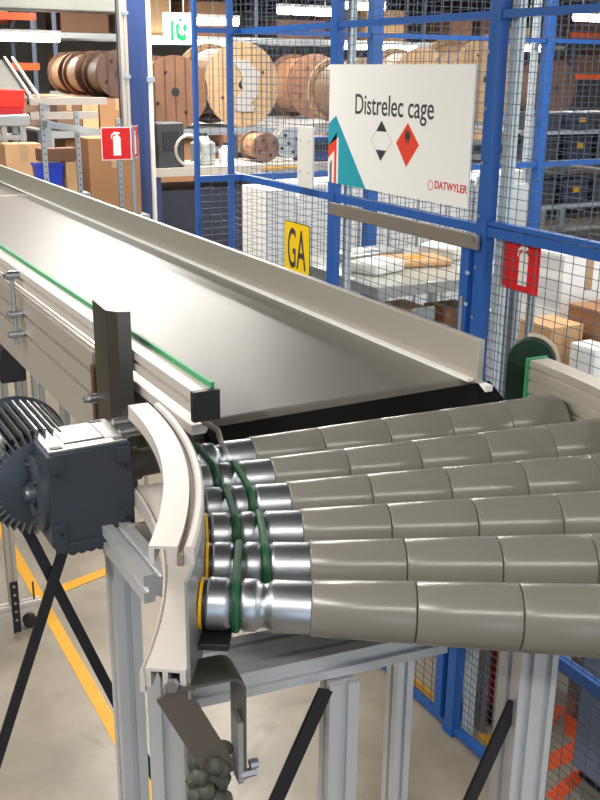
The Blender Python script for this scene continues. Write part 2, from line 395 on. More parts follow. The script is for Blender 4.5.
# the frame below: cross beam, legs and braces (their own alignment)
def L_(x, y): return x - CX, y - CY
x, y = L_(.312, .866)
hbeam('cross_beam', x, y, 1.700, .325, math.radians(-7), rc, .072, .030, 2, 1)
x, y = L_(.309, .834); post('leg', x, y, 0, 1.745, math.radians(-35), rc)
x, y = L_(.500, .812); post('leg', x, y, 0, 1.668, math.radians(-12), rc, .034, .034)
x, y = L_(.690, .722); post('leg', x, y, 0, 1.76, math.radians(-12), rc, .046, .046, 2, 1)
x, y = L_(1.02, .50); post('leg', x, y, 0, 1.76, math.radians(-30), rc)
for p0, p1 in (((.475, .80, 1.665), (.33, .80, 1.37)), ((.668, .715, 1.64), (.50, .715, 1.285))):
    o = bar((p0[0] - CX, p0[1] - CY, p0[2]), (p1[0] - CX, p1[1] - CY, p1[2]), .018, .004, (0, 1, 0)); o.build('diagonal_brace', BLACKM, rc)

# ------------------------------------------------------------------ bent bracket and corrugated hose
br = thing('bent_steel_bracket', 'bent grey steel strap bracket bolted under the end of the curved frame', 'bracket', (.317, .737, 1.768))
def bp(*p): return (p[0] - .31, p[1] - .74, p[2] - 1.76)
a = math.radians(-35); ex = Vector((math.cos(math.radians(-8)), math.sin(math.radians(-8)), 0)); ey = Vector((-ex.y, ex.x, 0))
path = [(-.04, 0), (.020, 0), (.027, -.002), (.0325, -.0075), (.0345, -.014), (.0345, -.115)]
sec = []
tk = .003
outer = path; innerp = [(-.04, -tk), (.019, -tk), (.0255, -.0045), (.0295, -.009), (.0315, -.015), (.0315, -.115)]
poly = outer + innerp[::-1]
Mx = Matrix(((ex.x, ey.x, 0, -.008), (ex.y, ey.y, 0, -.01), (0, 0, 1, .001), (0, 0, 0, 1)))
MB().prism([(p[0], p[1]) for p in poly], 0, .042, 'y', Mx).build('strap', mat('brushed_bracket_steel', sr(120, 118, 110), .35, .85, bump=.1), br)
MB().prism([(.026, -.05), (.031, -.05), (.031, -.118), (.026, -.118)], -.001, .022, 'y', Mx).build('backing_strip', GALV, br)
bar((-.042, .002, -.004), (.008, -.002, -.112), .030, .003, (0, 1, .25)).build('diagonal_strap', mat('brown_grey_strap', sr(104, 96, 88), .5, .5), br)
MB().cyl((.020, -.012, -.109), (.036, -.014, -.109), .0045, 6).cyl((.030, -.013, -.100), (.038, -.014, -.100), .005, 8).build('bolt', STEEL, br)
hz = thing('cable_hose', 'lumpy grey corrugated cable bundle hanging below the bent bracket', 'hose', (.312, .755, 1.55))
m = MB()
rnd = random.Random(2)
for k in range(12):
    zz = .125 - k * .0125
    for q in range(4):
        t = q * PI / 2 + k * .6
        m.lathe([(-.008, .002), (-.0065, .007), (0, .0095), (.0065, .007), (.008, .002)], (.001 + .013 * math.cos(t) + rnd.uniform(-.003, .003), -.01 + .013 * math.sin(t), zz + rnd.uniform(-.003, .003)), (math.sin(t), -math.cos(t), .15), 10)
m.build('corrugated_cover', RUB, hz)
MB().cyl((0, -.01, -1.55), (0, -.01, .115), .009, 10).build('inner_cable', BLACK, hz)

# ------------------------------------------------------------------ gear motor
gm = thing('gear_motor', 'dark slate gearbox and finned electric motor left of the curve', 'motor', (.33, 1.2, 1.713))
def G(x, y, z): return (x - .33, y - 1.2, z - 1.713)
X0, X1, Y0, Y1, Z0, Z1 = .277 - .33, .387 - .33, 1.147 - 1.2, 1.247 - 1.2, 0, .137
hb = MB().prism([(X0, Z0 + .012), (X0 + .014, Z0), (X1 - .004, Z0 - .002), (X1, Z0 + .004), (X1, Z1 - .004), (X1 - .004, Z1), (X0 + .004, Z1), (X0, Z1 - .004)], Y0, Y1, 'y')
hb.build('gearbox_housing', MOTOR, gm, bevel=.002)
# raised corner pads and recessed centre on the front face
fp = [(X0 + .003, .018), (X0 + .024, .018), (X0 + .024, .045), (X0 + .003, .045)]
for q in (((X0 + .003, .004), (X0 + .020, .004), (X0 + .020, .042), (X0 + .003, .042)), ((X0 + .003, .112), (X0 + .022, .112), (X0 + .022, .134), (X0 + .003, .134)),
          ((X1 - .020, .004), (X1 - .003, .004), (X1 - .003, .050), (X1 - .020, .050)), ((X1 - .022, .112), (X1 - .003, .112), (X1 - .003, .134), (X1 - .022, .134)),
          ((X0 + .020, .001), (X1 - .020, .001), (X1 - .020, .015), (X0 + .020, .015))):
    MB().prism(q, Y0 - .0028, Y0 + .001, 'y').build('mounting_pad', MOTOR, gm, bevel=.0008)
for (x, z) in ((X0 + .011, .110), (X1 - .011, .108), (X0 + .012, .030), (X1 - .012, .035), (X1 - .008, .014)):
    MB().lathe([(0, .0052), (.0012, .0052), (.0012, .0032), (-.0005, .0032)], (x, Y0 - .0028, z), (0, -1, 0), 14, close=False).cyl((x, Y0 - .003, z), (x, Y0 - .0026, z), .0032, 12, mi=1).build('screw_hole', [MOTOR, BLACK], gm)
tp = MB()
for (x0, x1, y0, y1) in ((X0 + .004, X1 - .004, Y0 + .004, Y0 + .022), (X0 + .004, X0 + .03, Y0 + .022, Y1 - .004), (X1 - .028, X1 - .004, Y0 + .022, Y1 - .004), (X0 + .03, X1 - .028, Y0 + .028, Y1 - .012)):
    tp.box(x0, x1, y0, y1, Z1 - .001, Z1 + .0025)
tp.build('top_cover_pads', mat('motor_top_painted_sheen', sr(132, 132, 130), .3, .4), gm, bevel=.0008)  # paler than the housing: sheen of the ceiling lights put into the colour
for (x, y) in ((X0 + .012, Y1 - .016), (X1 - .02, Y1 - .01), (X0 + .016, Y0 + .014), (X1 - .012, Y0 + .014)):
    MB().box(x - .008, x + .008, y - .004, y + .004, Z1 + .0025, Z1 + .0032).build('recess', BLACK, gm)
# round cover on the left face
MB().lathe([(0, .050), (.006, .050), (.009, .046), (.010, .030), (.006, .026), (.006, .016), (.014, .014), (.014, .001)], (X0 - .0, (Y0 + Y1) / 2, .070), (-1, 0, 0), 40).build('round_cover', MOTOR, gm)
MB().cyl((X0 - .018, 0, .070), (X0 - .014, 0, .070), .009, 20).build('shaft_end', STEEL, gm)
for k in range(6):
    t = k * PI / 3 + .3
    MB().cyl((X0 - .014, .038 * math.cos(t) - .003, .070 + .038 * math.sin(t)), (X0 - .008, .038 * math.cos(t) - .003, .070 + .038 * math.sin(t)), .004, 8).build('cover_bolt', MOTOR, gm)
MB().cyl((X0 + .045, Y0 + .02, -.006), (X0 + .045, Y0 + .02, .001), .011, 20).build('drain_plug', BLACKM, gm)
# foot bulge bottom, scalloped edge
ft = MB()
for k in range(7): ft.cyl((X0 + .026 + k * .012, Y0 + .001, .003), (X0 + .026 + k * .012, Y1, .003), .007, 14)
ft.build('scalloped_foot', MOTOR, gm)
# motor body, finned, axis along y
mx, mz = .297 - .33, 1.788 - 1.713
mo = MB().lathe([(0, .060), (.10, .060), (.104, .072), (.112, .076), (.122, .070), (.126, .02)], (mx - .012, Y1 + .0, mz), (0, 1, 0), 48)
fin = MB()
for k in range(44):
    t = 2 * PI * k / 44
    M = T(mx - .012, 0, mz) @ Matrix.Rotation(t, 4, 'Y')
    fin.box(-.0013, .0013, Y1 - .03, Y1 + .104, .055, .073, M)
mb = mo.build('motor_body', MOTOR, gm)
fin.build('cooling_fins', mat('grey_fin_paint', sr(120, 122, 124), .3, .5), mb, smooth=False)
# adapter flange bottom left
MB().lathe([(-.004, .05), (0, .060), (.014, .062), (.018, .058)], (mx - .012, Y1 - .028, mz - .004), (0, 1, 0), 48).build('adapter_flange', MOTOR, gm)
MB().box(X0 - .058, X0 - .03, Y1 - .02, Y1 + .06, mz + .035, mz + .062).build('terminal_box', mat('pale_motor_paint', sr(150, 150, 148), .4, .2), gm, bevel=.004)
# output shafts
MB().lathe([(0, .030), (.012, .030), (.012, .0225), (.026, .0225), (.026, .019), (.094, .019)], (X1, 0.004, .083), (1, 0, 0), 32).build('output_shaft', DKSTEEL, gm)
ta = thing('torque_arm', 'pale angled aluminium bracket between motor and curved frame', 'bracket', (.40, 1.10, 1.69))
MB().prism([(-.028, .0), (.03, -.002), (.034, .008), (.0, .05), (-.028, .055)], .03, .036, 'y').prism([(-.028, 0), (.03, 0), (.034, .006), (-.028, .006)], -.04, .036, 'y').build('plate', ALU2, ta, bevel=.001)
MB().cyl((0, .026, .02), (0, .04, .02), .006, 6).build('bolt', STEEL, ta)

# ------------------------------------------------------------------ cage fence
def wires(b, h0, h1, z0, z1, P, ph=.05, pv=.03, r=.0011, off=.004):
    """grid in a vertical plane; P maps (s, offset) to (x, y)"""
    n = int(round((h1 - h0) / ph))
    for i in range(1, n):
        s = h0 + (h1 - h0) * i / n
        x, y = P(s, 0); b.box(x - r, x + r, y - r, y + r, z0, z1)
    m_ = int(round((z1 - z0) / pv))
    for i in range(1, m_):
        z = z0 + (z1 - z0) * i / m_
        (xa, ya), (xb, yb) = P(h0, 2 * r), P(h1, 2 * r)
        b.box(min(xa, xb) - r, max(xa, xb) + r, min(ya, yb) - r, max(ya, yb) + r, z - r, z + r)
def panel(label, s0, s1, P, horiz, group, rails=((.01, .035), (1.825, 1.853), (2.452, 2.474)), ztop=3.2, origin=None, tk=.012, stile=False):
    (xa, ya), (xb, yb) = P(s0, 0), P(s1, 0)
    t = thing('mesh_fence_panel', label, 'fence', (xa, ya, 0), group)
    iv = T(-xa, -ya)
    def B(b, name, m_, bev=0):
        o = b.build(name, m_, t, bevel=bev, smooth=False); o.data.transform(iv); return o
    for z0, z1 in rails:
        b = MB().box(min(xa, xb) - tk, max(xa, xb) + tk, min(ya, yb) - tk, max(ya, yb) + tk, z0, z1)
        B(b, 'rail', BLUE)
    if stile:
        for s in (s0, s1):
            x, y = P(s, 0); B(MB().box(x - tk, x + tk, y - tk, y + tk, rails[0][1], ztop), 'stile', BLUE)
    b = MB(); zs = [r[1] for r in rails] + [ztop]
    wires(b, s0, s1, rails[0][1], ztop, P, r=.0009)
    B(b, 'wire_mesh', WIRE)
    return t
def fpost(x, y, label, w=.05, d=.05, z1=3.3, m_=BLUE, name='fence_post', g='blue posts of the cage fence'):
    t = thing(name, label, 'post', (x, y, 0), g)
    MB().box(-w / 2, w / 2, -d / 2, d / 2, .012, z1).build('upright', m_, t, bevel=.003)
    MB().box(-w * .62, w * .62, -d * .62, d * .62, 0, .012).build('base_plate', m_, t)
    if w == .040 and x < 2.1:
        for k in range(9): MB().cyl((-w / 2 - .0025, .012, 1.40 + k * .16), (-w / 2, .012, 1.40 + k * .16), .006, 8).build('screw', GALV, t)
    return t
Pl = lambda s, o: (2.0 + o, s)
Pb = lambda s, o: (s, 4.2 + o)
panel('mesh fence panel behind the yellow letter sign', 3.405, 4.31, Pl, False, None)
panel('mesh fence panel under the large white cage sign', 2.49, 3.355, Pl, False, None)
panel('mesh gate panel in front of the red extinguisher sign at right', 1.2, 2.42, Pl, False, None, rails=((.01, .035), (.56, .60), (1.822, 1.852), (1.856, 1.870), (2.452, 2.474)), tk=.014)
panel('short mesh fence return left of the corner post', 1.795, 1.98, Pb, True, None)
panel('rear mesh fence panel seen left of the large white sign', 2.02, 2.66, Pb, True, None)
panel('rear mesh fence panel seen behind the large white sign', 2.72, 3.725, Pb, True, None)
panel('rear mesh fence panel at the right edge of the photo', 3.775, 4.9, Pb, True, None)
fpost(2.0, 4.33, 'thin blue fence post at the far corner of the cage', .026, .026)
fpost(1.775, 4.2, 'leftmost thin blue fence post of the cage', .020, .026)
fpost(2.0, 3.38, 'blue fence post at the left edge of the white cage sign', .036, .045)
fpost(2.0, 2.455, 'thick blue fence post right of the white cage sign', .040, .048)
fpost(2.69, 4.2, 'rear blue fence post seen below the white cage sign', .06, .05)
fpost(3.75, 4.2, 'rear blue fence post nearest the right edge of the photo', .05, .05)
def whitepole(x, y, z0, z1, label, w=.03, n_='aluminium_pole'):
    t = thing(n_, label, 'pole', (x, y, 0))
    MB().prism(tslot(w, w, 1, 1), 0, z1, 'z').build('profile', mat('pale_blue_white_profile', sr(205, 214, 216), .4, .2) if n_ == 'aluminium_pole' else GALV, t, smooth=False)
    MB().box(-w * .55, w * .55, -w * .55, w * .55, z1, z1 + .004).build('cap', BLACK, t)
    return t
whitepole(2.036, 2.412, 0, 3.3, 'pale aluminium pole behind the thick blue fence post')
whitepole(2.05, 3.36, 0, 3.3, 'pale aluminium pole beside the fence post left of the white sign', .025)
whitepole(3.715, 4.26, 0, 3.3, 'pale aluminium pole beside the rear fence post at right')
# gate stile pair below the mid rail
t = thing('gate_stile', 'narrow blue gate stile beside the thick fence post', 'post', (1.985, 2.515, 0))
MB().box(-.014, .014, -.02, .02, .05, 1.79).build('stile', BLUE, t, bevel=.002)
MB().box(-.018, -.0141, -.006, .006, 1.5, 1.62).build('latch_strip', ALU2, t)
for z in (1.60, 1.70): MB().cyl((-.02, -.03, z), (-.0141, -.016, z), .006, 8).build('bolt', STEEL, t)
# grey bar under the white sign
tb = thing('sliding_track', 'flat grey metal track bar below the large white cage sign', 'bar', (1.968, 2.9, 1.80))
MB().box(-.006, .006, -.455, .46, -.022, .024).build('track', mat('warm_grey_metal', sr(152, 145, 136), .45, .5), tb, bevel=.002)
MB().cyl((-.012, -.44, 0.012), (-.006, -.44, .012), .007, 8).build('bolt', STEEL, tb)

# ------------------------------------------------------------------ signs
def font(name, txt, size, m_, parent, M, sx=1., ext=.0006, align='LEFT', bold=0):
    c = bpy.data.curves.new(name, 'FONT'); c.body = txt; c.size = size; c.extrude = ext; c.align_x = align; c.offset = bold
    o = bpy.data.objects.new(name, c); COL.objects.link(o)
    bpy.context.view_layer.update()
    me = bpy.data.meshes.new_from_object(o.evaluated_get(bpy.context.evaluated_depsgraph_get()))
    bpy.data.objects.remove(o); me.transform(Matrix.Diagonal((sx, 1, 1, 1))); me.transform(M)
    me.materials.clear(); me.materials.append(m_)
    o = bpy.data.objects.new(name, me); COL.objects.link(o); o.parent = parent
    return o
# face plane looking toward -x : text x axis -> -y, text y axis -> z, normal -> -x
FX = Matrix(((0, 0, -1, 0), (-1, 0, 0, 0), (0, 1, 0, 0), (0, 0, 0, 1)))
def flat(pts, parent, name, m_, t=.0006, M=FX, off=0):
    """pts (u right, v up) on the sign face"""
    return MB().prism(pts, off, off + t, 'z', M).build(name, m_, parent, smooth=False)
SW, SH = .86, .425
cs = thing('cage_sign', 'large white sheet sign with dark lettering hung on the fence', 'sign', (1.962, 3.362, 1.900))
MB().prism([(0, 0), (SW, 0), (SW, SH), (0, SH)], -.003, .003, 'z', FX).build('sheet', WHITE, cs, smooth=False)
font('lettering', 'Distrelec cage', .098, DGREY, cs, FX @ T(.180, .258, .0032), .86, bold=.0003)
flat([(.0, .215), (.052, .245), (.27, .0), (.075, .0), (.075, .17), (.0, .135)], cs, 'teal_house_mark', TEAL, off=.0031)
flat([(.0, .135), (.060, .185), (.060, .0), (.045, 0), (.045, .12), (.0, .09)], cs, 'orange_arrow_mark', DIAM, off=.0031)
flat([(.012, .0), (.028, .0), (.028, .085), (.012, .07)], cs, 'grey_bar_mark', mat('grey_print', sr(110, 110, 112), .5), off=.0031)
def tri(cx, cy, w, h): return [(cx - w, cy), (cx + w, cy), (cx, cy + h)] if h > 0 else [(cx, cy + h), (cx + w, cy), (cx - w, cy)]
flat(tri(.362, .205, .032, .036), cs, 'black_triangle', DGREY, off=.0031)
flat(tri(.362, .142, .032, -.036), cs, 'black_triangle', DGREY, off=.0031)
ol = MB()
dia = [(.362, .241), (.427, .1735), (.362, .106), (.297, .1735)]
ol.tube([FX @ Vector((u, v, .0033)) for u, v in dia], .0009, 4, True)
ol.build('diamond_outline', mat('thin_grey_line', sr(190, 190, 190), .5), cs)
flat([(.520, .241), (.588, .1735), (.520, .098), (.455, .1735)], cs, 'flammable_diamond', DIAM, off=.0031)
flat([(.508, .186), (.533, .186), (.538, .202), (.529, .218), (.523, .208), (.517, .222), (.507, .205)], cs, 'flame', DGREY, off=.0038, t=.0004)
flat([(.509, .178), (.535, .178), (.535, .182), (.509, .182)], cs, 'flame_bar', DGREY, off=.0038, t=.0004)
RL = mat('logo_red', sr(205, 40, 60), .5)
font('logo_lettering', 'DATWYLER', .034, RL, cs, FX @ T(.685, .045, .0032), .95, bold=.0006)
MB().tube([FX @ Vector((.663 + .013 * math.cos(t), .052 + .016 * math.sin(t), .0033)) for t in [k * PI / 6 for k in range(12)]], .0012, 5, True).build('logo_ring', RL, cs)
for u in (.17, .655):
    MB().tube([FX @ Vector((u, SH - .012, .001)), FX @ Vector((u - .004, SH + .008, 0)), FX @ Vector((u + .002, SH + .035, -.025))], .0018, 6).build('hanging_hook', STEEL, cs)
# yellow GA sign
gs = thing('letter_sign', 'small yellow sign with black letters on the fence above the belt', 'sign', (1.978, 3.752, 1.495))
def rr(w, h, r, n=4):
    o = []
    for cx, cy, a0 in ((w - r, h - r, 0), (r, h - r, 90), (r, r, 180), (w - r, r, 270)):
        for k in range(n + 1):
            t = math.radians(a0 + 90 * k / n); o.append((cx + r * math.cos(t), cy + r * math.sin(t)))
    return o
MB().prism(rr(.222, .212, .014), -.002, .0, 'z', FX).build('edge', DGREY, gs, smooth=False)
flat([(x + .004, y + .004) for x, y in rr(.214, .204, .012)], gs, 'face', YSIGN, off=.0001)
font('letter_g', 'G', .235, DGREY, gs, FX @ T(.030, .022, .001), .46, bold=.001)
font('letter_a', 'A', .235, DGREY, gs, FX @ T(.112, .022, .001), .50, bold=.001)
# extinguisher pictogram sign
def extinguisher_icon(parent, w, h, M, off):
    b = MB()
    cx = w * .52; bw = w * .135
    b.prism([(cx - bw, h * .12), (cx + bw, h * .12), (cx + bw, h * .68), (cx + bw * .6, h * .76), (cx - bw * .6, h * .76), (cx - bw, h * .68)], off, off + .0005, 'z', M)
    b.prism([(cx - bw * .35, h * .76), (cx + bw * .35, h * .76), (cx + bw * .35, h * .80), (cx + bw * .9, h * .82), (cx + bw * .8, h * .86), (cx - bw * .6, h * .88), (cx - bw * 1.5, h * .78), (cx - bw * 1.5, h * .66), (cx - bw * 1.25, h * .66), (cx - bw * 1.1, h * .77), (cx - bw * .35, h * .82)], off, off + .0005, 'z', M)
    return b.build('extinguisher_pictogram', WHITE, parent, smooth=False)
fs = thing('fire_sign', 'red extinguisher sign seen through the mesh at right', 'sign', (2.02, 2.367, 1.672))
MB().prism([(0, 0), (.145, 0), (.145, .158), (0, .158)], -.002, 0, 'z', FX).build('plate', RED, fs, smooth=False)
extinguisher_icon(fs, .145, .158, FX, .0002)
MB().prism([(-.045, 0), (-.002, 0), (-.002, .158), (-.045, .158)], -.012, -.010, 'z', FX).build('side_plate', mat('reddish_plate', sr(170, 60, 66), .5), fs, smooth=False)
# V shaped sign at left on a pole
vs = thing('fire_sign', 'red V shaped extinguisher sign on a pole at upper left', 'sign', (1.715, 4.9, 1.876))
FY = Matrix(((1, 0, 0, -.145), (0, 0, -1, 0), (0, 1, 0, 0), (0, 0, 0, 1)))
MB().prism([(-.004, -.004), (.149, -.004), (.149, .154), (-.004, .154)], -.002, 0, 'z', FY).build('white_edge', WHITE, vs, smooth=False)
MB().prism([(0, 0), (.145, 0), (.145, .15), (0, .15)], .0001, .001, 'z', FY).build('left_face', RED, vs, smooth=False)
extinguisher_icon(vs, .145, .15, FY, .0012)
Ms = T(.006, 0, 0) @ RZ(math.radians(58)) @ Matrix(((1, 0, 0, 0), (0, 0, -1, 0), (0, 1, 0, 0), (0, 0, 0, 1)))
MB().prism([(0, -.004), (.152, -.004), (.152, .154), (0, .154)], -.002, 0, 'z', Ms).build('white_edge', WHITE, vs, smooth=False)
MB().prism([(.006, 0), (.148, 0), (.148, .15), (.006, .15)], .0001, .001, 'z', Ms).build('right_face', RED, vs, smooth=False)
extinguisher_icon(vs, .15, .15, Ms, .0012)
MB().cyl((.02, .03, -1.876), (.02, .03, .16), .012, 12).build('pole', GALV, vs)
# exit sign with two hangers
xs = thing('exit_sign', 'hanging green and white emergency exit box sign at top', 'sign', (2.74, 7.0, 2.47))
FX2 = Matrix(((1, 0, 0, 0), (0, 0, -1, 0), (0, 1, 0, 0), (0, 0, 0, 1)))
MB().box(0, .2, 0, .05, 0, .21).build('light_box', EXW, xs, bevel=.004)
xm = MB()
xm.prism([(.075, .125), (.095, .15), (.105, .13), (.10, .08), (.125, .06), (.15, .08), (.155, .03), (.125, .025), (.09, .04), (.078, .08)], .001, .003, 'z', FX2)
xm.prism([(.13, .12), (.155, .15), (.165, .11), (.14, .08)], .001, .003, 'z', FX2)
xm.prism([(.04, .025), (.062, .025), (.062, .16), (.04, .16)], .001, .003, 'z', FX2)
xm.lathe([(.001, .012), (.003, .012)], (.115, 0, .165), (0, -1, 0), 14)
xm.build('running_figure', MINT, xs, smooth=False)
for x in (.05, .15): MB().tube([(x, .025, .21), (x + .004, .025, .5), (x, .025, .87)], .004, 6).build('hanger_chain', STEEL, xs)
# white plate on mesh
wp = thing('white_board', 'tall white plate fixed to the fence left of the large sign', 'board', (1.972, 3.50, 1.858))
MB().box(-.004, .004, -.0, .125, 0, .235).build('plate', WHITEB, wp, bevel=.001)
for (y, z) in ((.03, .18), (.10, .18), (.03, .06), (.10, .06)):
    MB().cyl((-.006, y, z), (-.0041, y, z), .004, 8).build('rivet', GALV, wp)

# ------------------------------------------------------------------ blue column group
col = thing('steel_column', 'thick blue steel column behind the belt at upper left', 'column', (2.15, 6.05, 0))
MB().prism([(-.07, -.07), (.07, -.07), (.07, -.055), (.012, -.055), (.012, .055), (.07, .055), (.07, .07), (-.07, .07), (-.07, .055), (-.0, .055), (-.0, -.055), (-.07, -.055)], .02, 3.34).build('web', BLUEC, col, smooth=False)
MB().box(-.12, .12, -.12, .12, 0, .02).build('base_plate', BLUEC, col)
t = thing('aluminium_pole', 'wide silver edge profile left of the blue column', 'pole', (2.055, 5.93, 0))
MB().prism(tslot(.045, .045, 1, 1), 0, 3.34).build('profile', ALU2, t, smooth=False)
for z in (1.9, 2.25, 2.6): MB().box(-.012, .03, -.032, -.0226, z, z + .02).build('clamp', STEEL, t)
t = thing('aluminium_pole', 'thin white pole right of the blue column', 'pole', (2.205, 5.9, 0))
MB().cyl((0, 0, 0), (0, 0, 3.34), .014, 12).build('tube', WHITEB, t)
for z in (2.23,): MB().box(-.03, .02, -.022, .0, z, z + .03).build('clamp', STEEL, t)

# ------------------------------------------------------------------ cable drums
def drum_proto(rad, depth, m_f, m_c, hub=.08, wrap=False, name='cable_drum'):
    root = empty(name)
    f1 = MB().lathe([(0, hub), (0, rad), (.03, rad), (.03, hub)], (0, -depth / 2, 0), (0, 1, 0), 48, close=False)
    f1.lathe([(0.002, hub * .45), (0.002, hub * 1.01), (.028, hub * 1.01), (.028, hub * .45)], (0, -depth / 2, 0), (0, 1, 0), 24, close=False)
    f1.build('flange', m_f, root)
    MB().lathe([(0, .02), (0, rad), (.03, rad), (.03, .02)], (0, depth / 2 - .03, 0), (0, 1, 0), 48).build('flange', m_f, root)
    MB().lathe([(0, rad * .86), (depth - .06, rad * .86)], (0, -depth / 2 + .03, 0), (0, 1, 0), 40).build('wound_core', m_c, root)
    MB().cyl((0, -depth / 2 + .005, 0), (0, -depth / 2 + .03, 0), hub * .6, 16).build('hub_hole', BLACK, root)
    for k in range(4):
        t = k * PI / 2 + .5; q = rad * .62
        MB().cyl((q * math.cos(t), -depth / 2 - .01, q * math.sin(t)), (q * math.cos(t), -depth / 2 + .001, q * math.sin(t)), .012, 8).build('tie_bolt', BLACKM, root)
    return root
drums = [  # x, y(front), z centre, radius, depth, flange, core, label
    (3.82, 8.02, 2.185, .345, .7, WOODL, WRAPM, 'pale wooden cable drum wrapped in film behind the corner fence post', True),
    (5.25, 9.3, 2.157, .315, .5, WOODD, CARD, 'reddish brown cable drum seen through the mesh left of the white sign', False),
    (5.0, 8.0, 2.132, .29, .5, WOODL, WRAPM, 'pale cable drum partly hidden behind the left end of the white sign', False),
    (5.66, 8.0, 2.182, .34, .5, WOODL, WRAPM, 'pale cable drum showing just above the middle of the white sign', False),
    (6.42, 8.02, 2.242, .40, .6, WOODL, WRAPM, 'large pale cable drum behind the thick blue fence post', False),
    (8.3, 9.1, 2.142, .30, .5, WOODK, CARD3, 'brown cable drum furthest to the right on the shelf', False),
    (2.69, 8.95, 2.264, .18, .36, WOODK, WRAPM, 'leftmost brown cable drum standing on cartons, furthest back of three', False),
    (2.69, 8.45, 2.264, .18, .38, WOODD, WRAPM, 'middle one of three cable drums standing on cartons at left', False),
    (2.71, 7.95, 2.264, .18, .38, WOODK, WRAPM, 'dark brown cable drum on cartons beside the left edge of the blue column', False),
    (3.185, 8.5, 2.127, .285, .40, WOODD, WRAPM, 'brown cable drum just right of the thin white pole', False),
    (3.185, 7.95, 2.127, .285, .45, WOODD, WRAPM, 'brown cable drum below the emergency exit sign', False)]
for (x, y, z, r, d, mf, mc, lab, wrap) in drums:
    o = drum_proto(r, d, mf, mc); o.location = (x, y + d / 2, z); tag(o, lab, 'cable drum', 'wooden cable drums on the shelf')
    if wrap:
        b = MB()
        rnd = random.Random(5); pts = []
        for k in range(12):
            t = k / 11; pts.append((-.03 + .14 * math.sin(t * 5) * .5 + t * .12, .2 - t * .42))
        L = [(p[0] - .06 - rnd.uniform(0, .03), p[1]) for p in pts]; Rr = [(p[0] + .06 + rnd.uniform(0, .05), p[1]) for p in pts]
        b.prism(L + Rr[::-1], -d / 2 - .012, -d / 2 - .002, 'y')
        b.build('stretch_film', FILM, o)

# ------------------------------------------------------------------ racks
def rack(name, label, x0, x1, y0, y1, ups, shelves, m_up, m_beam, zt=3.3, th=.05):
    t = thing(name, label, 'rack', (x0, y0, 0))
    for x in ups:
        for yy in (y0, y1):
            MB().box(x - x0 - .025, x - x0 + .025, yy - y0 - .025, yy - y0 + .025, 0, zt).build('upright', m_up, t, smooth=False)
    for z in shelves:
        for yy in (y0 - .028, y1 + .002):
            MB().box(0, x1 - x0, yy - y0, yy - y0 + .026, z - th, z).build('shelf_beam', m_beam, t, smooth=False)
        MB().box(0, x1 - x0, .0, y1 - y0, z - .02, z - .002).build('shelf_deck', GALV, t, smooth=False)
    return t
rack('storage_rack', 'galvanised rack carrying the cable drums behind the cage', 2.1, 9.0, 7.9, 9.9, (2.12, 4.62, 6.62, 8.98), (1.25, 1.84), GALV, GALV, 1.84)
RBG = mat('rack_blue_grey', sr(90, 100, 120), .5, .3)
rack('storage_rack', 'far rack with orange beams at the upper left behind the duct', .6, 3.2, 12.2, 13.2, (.7, 3.15), (.6, 1.35, 2.36, 2.9), RBG, ORBEAM, 3.3, .08)
rack('storage_rack', 'far rack with grey beams behind the cable drums', 3.3, 11.2, 12.2, 13.2, (3.4, 6.0, 8.6, 11.1), (.6, 1.35, 2.05, 2.7), RBG, GALV, 3.3, .06)
rack('storage_rack', 'far rack with orange beams at the right edge of the photo', 11.3, 14.5, 12.2, 13.2, (11.4, 14.3), (.6, 1.35, 2.3, 2.9), RBG, ORBEAM, 3.3, .08)
rack('storage_rack', 'rack of dark bins behind the rear fence at right', 5.5, 8.0, 6.4, 7.2, (5.6, 6.75, 7.9), (.9, 1.26, 1.62, 1.86), GALV, GALV, 1.98, .03)

def carton(x0, x1, y0, y1, z0, z1, label, m_=CARD, g=None, tape=True, name='carton', cat='box'):
    t = thing(name, label, cat, ((x0 + x1) / 2, (y0 + y1) / 2, z0), g)
    w, d, h = (x1 - x0) / 2, (y1 - y0) / 2, z1 - z0
    MB().box(-w, w, -d, d, 0, h - .004).build('body', m_, t, bevel=min(.004, h * .05))
    MB().box(-w + .002, -.003, -d, d, h - .004, h).box(.003, w - .002, -d, d, h - .004, h).build('flaps', m_, t)
    if tape: MB().box(-.02, .02, -d - .0012, -d, h * .62, h - .002).build('packing_tape', TAPE, t)
    return t
# boxes on the left and centre
carton(2.20, 2.395, 7.95, 9.3, 1.842, 2.082, 'brown carton left of the pale carton under the left drums', CARD3)
carton(2.40, 2.53, 7.95, 9.3, 1.842, 2.082, 'pale carton between two brown cartons under the left drums', CARD2)
carton(2.54, 2.84, 7.95, 9.3, 1.842, 2.082, 'brown carton under the drums, nearest to the blue column', CARD)
carton(2.25, 2.80, 7.95, 8.4, 1.252, 1.78, 'large brown carton on the low shelf left of the blue column', CARD)
carton(1.72, 2.02, 5.62, 5.88, 1.5, 1.93, 'big brown carton behind the red V shaped sign', CARD)
carton(2.98, 3.33, 7.95, 8.3, 1.252, 1.76, 'brown carton on the low shelf right of the blue column', CARD)
carton(3.38, 3.6, 7.95, 8.3, 1.252, 1.62, 'smaller brown carton on the low shelf behind the corner post', CARD3)
carton(1.21, 1.40, 5.40, 5.54, 1.692, 1.925, 'open wooden box beside the far conveyor at left', CARD2)
carton(1.33, 1.52, 5.16, 5.26, 1.852, 1.915, 'dark brown flat carton above the blue bin', CARD3, tape=False)
carton(1.455, 1.53, 5.15, 5.25, 1.692, 1.848, 'narrow tan carton right of the blue bin', CARD2, tape=False)
tt = thing('packing_table', 'grey table behind the belt carrying the big brown carton', 'table', (1.87, 5.75, 0))
MB().box(-.2, .18, -.18, .18, 1.47, 1.498).build('top', GALV, tt)
